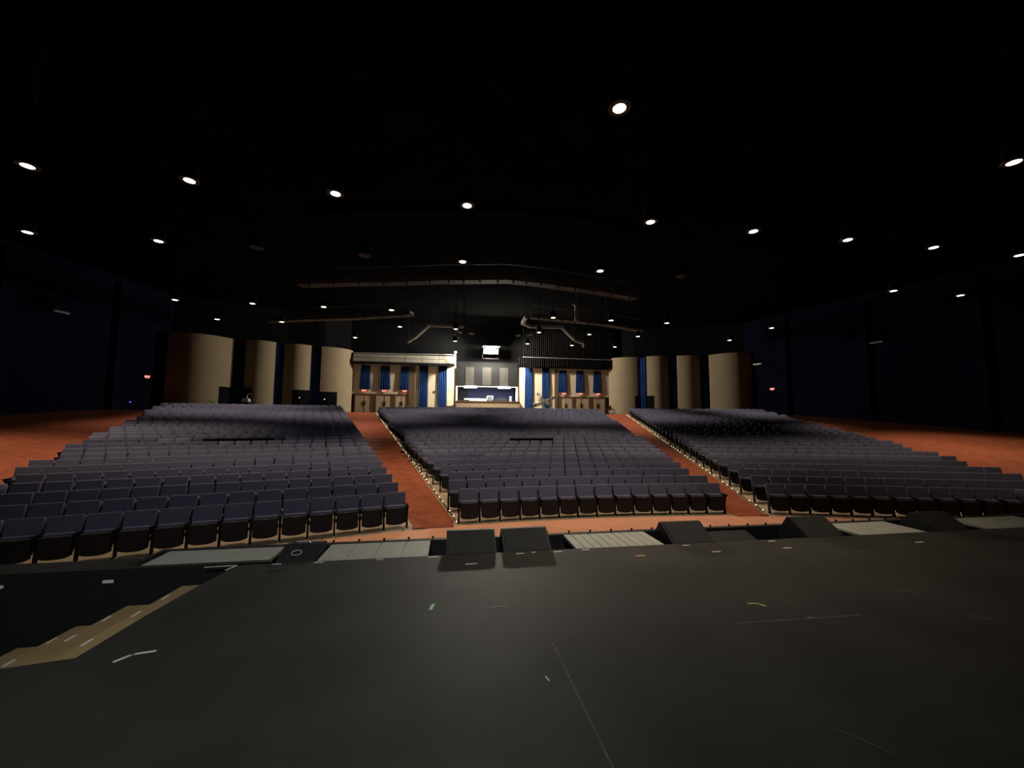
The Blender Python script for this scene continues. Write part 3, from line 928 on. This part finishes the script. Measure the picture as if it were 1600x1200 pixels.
for xc, lb in ((2.38, 'glowing fluorescent tube in the booth window on the stair side'), (6.42, 'glowing fluorescent tube in the booth window on the far side')):
    f_ = tag(empty('fluorescent_light', (xc, YW - 0.2, 6.2)), lb, 'light', 'booth fluorescent tubes')
    MB().box(-0.8, 0.8, -0.06, 0.02, 0.02, 0.1).build('batten', 'white', f_)
    MB().tube([(-0.74, -0.13, -0.02), (0.74, -0.13, -0.02)], 0.115, 10).build('tube', 'tube', f_)  # tube thickened so its bloom is part of the shape
    for sx in (-1, 1):
        MB().box(sx * 0.77 - 0.03, sx * 0.77 + 0.03, -0.22, 0.02, -0.11, 0.07).build('end_cap', 'white', f_)
    la = D.lights.new('tube_light', 'AREA'); la.shape = 'RECTANGLE'; la.size = 1.5; la.size_y = 0.1; la.energy = TUBE_W; la.color = (0.9, 0.96, 1.0)
    lo_ = D.objects.new('tube_light', la); COL.objects.link(lo_); lo_.parent = f_; lo_.location = (0, -0.13, -0.13)

# things on the booth counter
k_ = tag(empty('mixing_console', (3.0, YW - 0.3, 4.51)), 'long pale mixing console on the booth counter', 'console')
MB().extrude_x([(-0.35, 0), (0.4, 0), (0.4, 0.26), (0.2, 0.30), (-0.35, 0.10)], -1.3, 1.3).build('body', 'white', k_)
for i in range(12):
    MB().box(-1.2 + i * 0.2, -1.2 + i * 0.2 + 0.06, -0.30, -0.26, 0.12, 0.15).build('fader', 'iron', k_)
MB().box(-1.32, -0.75, -0.4, -0.36, 0.0, 0.12).build('end_cheek', 'iron', k_)
k_ = tag(empty('computer_monitor', (4.74, YW - 0.1, 4.51)), 'pale framed computer monitor on the booth counter', 'monitor')
MB().rbox(0, 0, 0.42, 0.75, 0.06, 0.48, 0.02, 1).build('frame', 'white', k_)
MB().box(-0.3, 0.3, -0.045, -0.031, 0.25, 0.6).build('screen', 'screen', k_)
MB().box(-0.04, 0.04, -0.02, 0.06, 0.02, 0.25).build('neck', 'grey', k_)
MB().box(-0.2, 0.2, -0.12, 0.14, 0.0, 0.02).build('foot', 'grey', k_)
k_ = tag(empty('lighting_console', (6.1, YW - 0.2, 4.51)), 'low black lighting console on the booth counter', 'console')
MB().extrude_x([(-0.35, 0), (0.3, 0), (0.3, 0.22), (-0.35, 0.08)], -0.8, 0.8).build('body', 'iron', k_)
MB().box(-0.6, 0.6, 0.24, 0.28, 0.2, 0.42).build('hood', 'cab', k_)
k_ = tag(empty('desk_printer', (7.25, YW - 0.2, 4.51)), 'small white upright box at the end of the booth counter', 'box')
MB().rbox(0, 0, 0.3, 0.22, 0.3, 0.58, 0.03, 2).build('case', 'white', k_)
MB().box(-0.08, 0.08, -0.165, -0.151, 0.35, 0.4).build('slot', 'iron', k_)

# flood light hung before the booth
fl = tag(empty('flood_light', (4.6, 45.0, 10.28)), 'dazzling white floodlight hanging in front of the sound booth', 'floodlight')
MB().rbox(0, 0.18, 0, 1.78, 0.3, 0.66, 0.05, 2).build('housing', 'iron', fl)
MB().rbox(0, -0.0, 0, 1.7, 0.05, 0.56, 0.02, 1).build('lens', 'floodlens', fl)
MB().tube([(-0.95, 0.15, 0), (-0.95, 0.15, -0.85), (0.95, 0.15, -0.85), (0.95, 0.15, 0)], 0.03, 6).build('yoke', 'iron', fl)
MB().box(-1.0, 1.0, -1.1, 0.3, 0.43, 0.46).build('added_light_block', 'iron', fl)  # shield added to keep the flood's light off the ceiling
for sx in (-1, 1):
    MB().tube([(sx * 0.5, 0.15, 0.3), (sx * 0.5, 0.15, ZC - 10.28)], 0.03, 6).build('hanger', 'iron', fl)
    MB().lathe([(0.06, 0), (0.06, 0.1)], c=(sx * 0.9, 0.15, -0.05), n=10).build('pivot', 'iron', fl)
li = D.lights.new('flood_beam', 'SPOT'); li.energy = FLOOD_W; li.color = (1.0, 0.95, 0.82); li.spot_size = math.radians(62); li.spot_blend = 1.0; li.shadow_soft_size = 0.6
lo_ = D.objects.new('flood_beam', li); COL.objects.link(lo_); lo_.parent = fl; lo_.location = (0, -0.4, 0); lo_.rotation_euler = (math.radians(-76), 0, 0)
li = D.lights.new('flood_spill', 'POINT'); li.energy = SPILL_W; li.color = (1.0, 0.93, 0.78); li.shadow_soft_size = 0.3
lo_ = D.objects.new('flood_spill', li); COL.objects.link(lo_); lo_.parent = fl; lo_.location = (0, -0.64, 0)

# ------------------------------------------------------------------ downlights
can = MB().lathe([(0.20, -0.02), (0.235, -0.02), (0.24, 0.30), (0.18, 0.42), (0.06, 0.46)], n=20).mesh('downlight_can', 'black')
trim = MB().lathe([(0.20, -0.045), (0.27, -0.045), (0.27, -0.021), (0.20, -0.021)], n=20).mesh('downlight_trim', 'beam')
lens = MB().lathe([(0.02, -0.052), (0.12, -0.05), (0.185, -0.04), (0.185, -0.022)], n=20).mesh('downlight_lens', 'lens')
lensoff = MB().lathe([(0.02, -0.052), (0.12, -0.05), (0.185, -0.04), (0.185, -0.022)], n=20).mesh('downlight_lens_off', 'lensoff')
stem = MB().lathe([(0.022, 0.46), (0.022, ZC - 10.15)], n=8).mesh('downlight_stem', 'iron')
GRID = [
    (8.27, [3.87, 15.87]),
    (13.25, [-12.62, -8.28, -3.91, 0.46, 7.37, 11.75, 16.13, 20.47, 25.18]),
    (18.33, [-22.0, -17.2, -12.45, 0.47, 7.39, 25.2, 30.0]),
    (27.9, [-17.73, -13.13, -8.66, -4.18, 7.51, 12.09, 16.7, 26.01]),
    (33.12, [-18.03, -13.37, -4.24, 0.36, 7.63, 12.27, 16.92, 26.27]),
    (38.65, [-9.06, 0.38, 7.71, 12.41, 17.11]),
]
OFF = [(18.33, -8.61), (18.4, -4.04), (18.3, 11.83)]


def downlight(x, y, label, on=True):
    r = tag(empty('downlight', (x, y, 10.15)), label, 'ceiling light', 'downlights over the seats')
    link('can', can, r); link('trim', trim, r); link('stem', stem, r)
    link('lens', lens if on else lensoff, r)
    if on:
        li = D.lights.new('downlight_beam', 'SPOT')
        li.energy = DOWNLIGHT_W * (0.8 if y > 25 else 0.5 if 9 < x < 22 else 1.0)
        li.color = (1.0, 0.80, 0.60) if y < 25 else (1.0, 0.83, 0.69)
        li.spot_size = math.radians(80); li.spot_blend = 1.0; li.shadow_soft_size = 0.16
        lo_ = D.objects.new('downlight_beam', li); COL.objects.link(lo_); lo_.parent = r; lo_.location = (0, 0, -0.1)


for ri, (y, xs) in enumerate(GRID):
    for i, x in enumerate(xs):
        downlight(x, y, 'lit round downlight, %s row from the stage, %s lamp along from stair side' % (ORD[ri], ORD[i]))
for (y, x), lb in zip(OFF, ('unlit round downlight above the stair-side block, further from the aisle', 'unlit round downlight over the stair-side aisle', 'unlit round downlight above the darkest block')):
    downlight(x, y, lb, False)

# ------------------------------------------------------------------ ceiling steel, ducts
def overhead(name, pts, label, mt, flat=None, r=0.1, hang=None, cat='duct'):
    c = Vector(pts[len(pts) // 2])
    ro = tag(empty(name, c), label, cat)
    P = [Vector(p) - c for p in pts]
    MB().tube(P, r, 10, flat=flat).build('run', mt, ro)
    for p in P[::hang or 2]:
        MB().tube([p, (p.x, p.y, ZC - c.z)], 0.025, 6).build('hanger', 'iron', ro)
    return ro


overhead('ceiling_duct', [(-4.6, 43.0, 10.7), (-3.6, 40.4, 10.7), (-1.92, 34.6, 10.7), (0.4, 34.7, 10.7), (1.1, 34.6, 10.7)],
         'bent pale duct below the black ceiling on the stair side', 'duct', flat=(0.12, 0.12))
overhead('ceiling_duct', [(5.9, 30.2, 10.7), (6.0, 32.4, 10.7), (6.9, 33.5, 10.7), (9.8, 33.4, 10.7), (12.8, 38.9, 10.7), (14.1, 40.1, 10.7), (14.8, 42.0, 10.7)],
         'bent pale duct below the black ceiling above the black drape', 'duct', flat=(0.12, 0.12))


def catwalk(pts, label, brk, mt='beam'):
    ro = overhead('catwalk', pts, label, mt, flat=(0.35, 0.16), hang=2, cat='catwalk')
    c = Vector(pts[len(pts) // 2])
    P = [Vector(p) - c for p in pts]
    MB().tube([p + Vector((0, 0, 0.95)) for p in P], 0.03, 6).build('rail', mt, ro)
    for a, b in zip(P[:-1], P[1:]):
        for k in range(brk):
            p = a + (b - a) * ((k + 0.5) / brk)
            MB().box(p.x - 0.05, p.x + 0.05, p.y - 0.40, p.y - 0.34, p.z - 0.35, p.z + 0.12).build('bracket', mt, ro)


catwalk([(-9.5, 25.9, 11.0), (-6.4, 25.05, 11.0), (-3.4, 24.4, 11.0), (-0.65, 23.6, 11.0), (1.1, 23.25, 11.0), (3.2, 22.8, 11.0), (4.8, 22.95, 11.0), (7.0, 23.4, 11.0), (9.7, 23.95, 11.0), (12.5, 24.8, 11.0)],
        'curved grey catwalk hung across the middle of the black ceiling', 2)
catwalk([(-15.8, 36.8, 11.0), (-12.0, 35.4, 11.0), (-8.0, 34.2, 11.0), (-3.2, 32.1, 11.0)], 'dim rear catwalk arm over the stair-side seats', 3)
catwalk([(6.5, 31.2, 11.0), (9.7, 31.7, 11.0), (13.6, 32.5, 11.0), (18.0, 34.3, 11.0)], 'dim rear catwalk arm over the far-side seats', 3)
catwalk([(-6.0, 17.2, 11.3), (-2.9, 16.5, 11.3), (2.4, 15.6, 11.3), (5.2, 15.7, 11.3), (9.0, 16.6, 11.3)], 'faint black catwalk under the ceiling closest to the stage', 1, 'black')
o = tag(empty('hung_panel', (10.05, 30.0, 10.5)), 'narrow upright grey panel hanging from the ceiling', 'panel')
MB().box(-0.16, 0.16, -0.06, 0.06, 0.0, 1.35).build('board', 'duct', o)
MB().box(-0.34, 0.1, -0.08, 0.08, 1.3, 1.4).build('bracket', 'beam', o)
MB().tube([(0, 0, 1.35), (0, 0, ZC - 10.5)], 0.03, 6).build('hanger', 'iron', o)
for x_, lb in ((1.3, 'pair of small pale spotlights on a bar near the stair-side duct'), (6.8, 'pair of small pale spotlights on a bar near the far-side duct')):
    o = tag(empty('spot_pair', (x_, 36.2, 10.5)), lb, 'spotlight', 'spotlight pairs')
    MB().tube([(0, 0, 0.0), (0, 0, ZC - 10.5)], 0.025, 6).build('drop_pipe', 'iron', o)
    MB().tube([(-0.6, 0, 0.0), (0.6, 0, 0.0)], 0.03, 6).build('bar', 'iron', o)
    for sx in (-1, 1):
        MB().tube([(sx * 0.35, 0, -0.05), (sx * 0.75, -0.2, -0.15 + (0.2 if sx * (x_ - 4) > 0 else 0))], 0.10, 10).build('head', 'grey', o)

# dim sconces on the side walls
for p_, rz, lb in (((-23.05, 39.62, 8.72), 30, 'dim bar sconce at the shadowed end of the stair-side curved panels'), ((33.9, 38.55, 8.73), -76.3, 'dim bar sconce at the shadowed end of the far-side curved panels'),
                   ((-27.35, 31.9, 9.9), 76.3, 'barely lit bar sconce high on the navy side wall'), ((36.42, 28.1, 9.33), -76.3, 'barely lit bar sconce high on the wall past the darkest block')):
    o = tag(empty('bar_sconce', p_, math.radians(rz)), lb, 'sconce', 'bar sconces')
    MB().rbox(0, 0, 0, 0.9, 0.16, 0.14, 0.03, 1).build('diffuser', 'sconcedim' if 'barely' in lb else 'sconce', o)
    MB().box(-0.45, 0.45, 0.081, 0.14, -0.09, 0.09).build('back_plate', 'iron', o)
    MB().tube([(0, 0.12, 0.0), (0, 0.17, 0.0)], 0.03, 6).build('bracket', 'iron', o)

# ------------------------------------------------------------------ things at the back of the hall
# camera crane resting behind the last row of the centre block
jb = tag(empty('camera_crane', (10.3, 42.4, ZR)), 'pale camera crane with slanting arm and square frame behind the last row', 'camera crane')
for a in (0, 120, 240):
    T = Matrix.Rotation(math.radians(a + 30), 4, 'Z')
    e1 = T @ Vector((0.7, 0, 0.06))
    MB().tube([(0, 0, 0.9), tuple(e1)], 0.035, 6).build('leg', 'grey', jb)
    MB().lathe([(0.04, 0.0), (0.06, 0.03), (0.06, 0.09), (0.04, 0.12)], c=tuple(T @ Vector((0.72, 0, 0.0))), n=10).build('caster', 'iron', jb)
MB().tube([(0, 0, 0.85), (0, 0, 1.35)], 0.07, 10).build('column', 'grey', jb)
MB().tube([(-1.0, -0.15, 0.95), (0.1, 0, 1.3), (1.5, 0.1, 2.0)], 0.07, 8, flat=(0.08, 0.17)).build('arm', 'grey', jb)
for k in range(3):
    MB().lathe([(0.17, 0), (0.17, 0.05)], n=14).build('weight', 'iron', jb, loc=(-1.0 + 0.0, -0.15, 0.80 + 0.06 * k))
fr = MB()
T = Matrix.Translation((-0.25, -0.3, 1.6)) @ Matrix.Rotation(math.radians(22), 4, 'Y')
for a, b in (((-0.36, 0.26), (0.36, 0.26)), ((0.36, 0.26), (0.36, -0.26)), ((0.36, -0.26), (-0.36, -0.26)), ((-0.36, -0.26), (-0.36, 0.26))):
    fr.tube([T @ Vector((a[0], 0, a[1])), T @ Vector((b[0], 0, b[1]))], 0.035, 6)
fr.build('square_frame', 'brown', jb)
MB().box(-0.28, 0.28, 0.02, 0.06, -0.2, 0.2, T=T).build('monitor_back', 'white', jb)
MB().rbox(-1.1, -0.2, 1.05, 0.22, 0.3, 0.2, 0.02, 1).build('camera_body', 'chrome', jb)
MB().rbox(0.45, -0.1, 1.15, 0.30, 0.2, 0.24, 0.03, 1).build('control_box', 'grey', jb)

# wheelchair parked at the head of the far-side aisle
wc = tag(empty('wheelchair', (17.6, 41.0, ZR + 0.024), math.radians(25)), 'black folded wheelchair parked at the head of the far-side aisle', 'wheelchair')
def wheel(x, r, wd, y=0.0):
    mb = MB()
    pts = [(x, y + r * math.cos(2 * math.pi * k / 24), r + r * math.sin(2 * math.pi * k / 24)) for k in range(25)]
    mb.tube(pts, wd, 6)
    return mb
for sx in (-0.26, 0.26):
    w1 = wheel(sx, 0.31, 0.022, 0.1).build('wheel', 'iron', wc)
    hub = MB()
    for k in range(8):
        a = 2 * math.pi * k / 8
        hub.tube([(sx, 0.1, 0.31), (sx, 0.1 + 0.3 * math.cos(a), 0.31 + 0.3 * math.sin(a))], 0.006, 4)
    hub.build('spokes', 'grey', w1)
    wheel(sx, 0.1, 0.02, -0.42).build('caster_wheel', 'iron', wc)
    MB().tube([(sx * 0.9, 0.3, 0.95), (sx * 0.9, 0.2, 0.9), (sx * 0.9, 0.15, 0.45), (sx * 0.9, -0.38, 0.45), (sx * 0.9, -0.45, 0.1)], 0.014, 6).build('side_frame', 'iron', wc)
    MB().rbox(sx * 0.9, -0.05, 0.68, 0.05, 0.34, 0.04, 0.01, 1).build('armrest', 'iron', wc)
MB().rbox(0, -0.1, 0.48, 0.44, 0.42, 0.05, 0.015, 1).build('seat', 'cab', wc)
MB().rbox(0, 0.17, 0.72, 0.44, 0.04, 0.42, 0.015, 1).build('backrest', 'cab', wc)

# white machine in the narrow doorway
wm = tag(empty('white_machine', (-19.15, 40.6, ZR)), 'small white machine with a thin bent arm in the narrow black doorway', 'machine')
MB().box(-0.3, 0.3, -0.2, 0.2, 0.0, 0.86).build('stand', 'iron', wm)
MB().rbox(0, 0, 1.08, 0.62, 0.4, 0.36, 0.08, 2).build('body', 'white', wm)
MB().tube([(0.12, 0, 1.26), (0.1, 0, 1.5), (0.18, -0.02, 1.68), (0.42, -0.05, 1.70)], 0.035, 6).build('bent_arm', 'white', wm)
MB().rbox(0.34, -0.03, 1.0, 0.16, 0.2, 0.12, 0.03, 1).build('spout', 'white', wm)

# work light hung over the stage, behind the photographer
wk = tag(empty('stage_work_light', (-1.0, -3.0, 9.0)), 'scoop work light hanging from the ceiling over the stage', 'work light')
MB().lathe([(0.16, -0.02), (0.22, -0.02), (0.20, 0.18), (0.10, 0.34), (0.05, 0.36)], n=18).build('scoop', 'iron', wk)
MB().lathe([(0.04, -0.01), (0.15, 0.0), (0.15, 0.02)], n=18).build('lens', 'lens', wk)
MB().tube([(0, 0, 0.36), (0, 0, ZC - 9.0)], 0.025, 6).build('hanger', 'iron', wk)
li = D.lights.new('work_beam', 'SPOT'); li.energy = WORKLIGHT_W; li.color = (0.93, 0.97, 1.0); li.spot_size = math.radians(84); li.spot_blend = 1.0; li.shadow_soft_size = 0.2
lo_ = D.objects.new('work_beam', li); COL.objects.link(lo_); lo_.parent = wk; lo_.location = (0, 0.1, -0.12); lo_.rotation_euler = (math.radians(56), 0, 0)
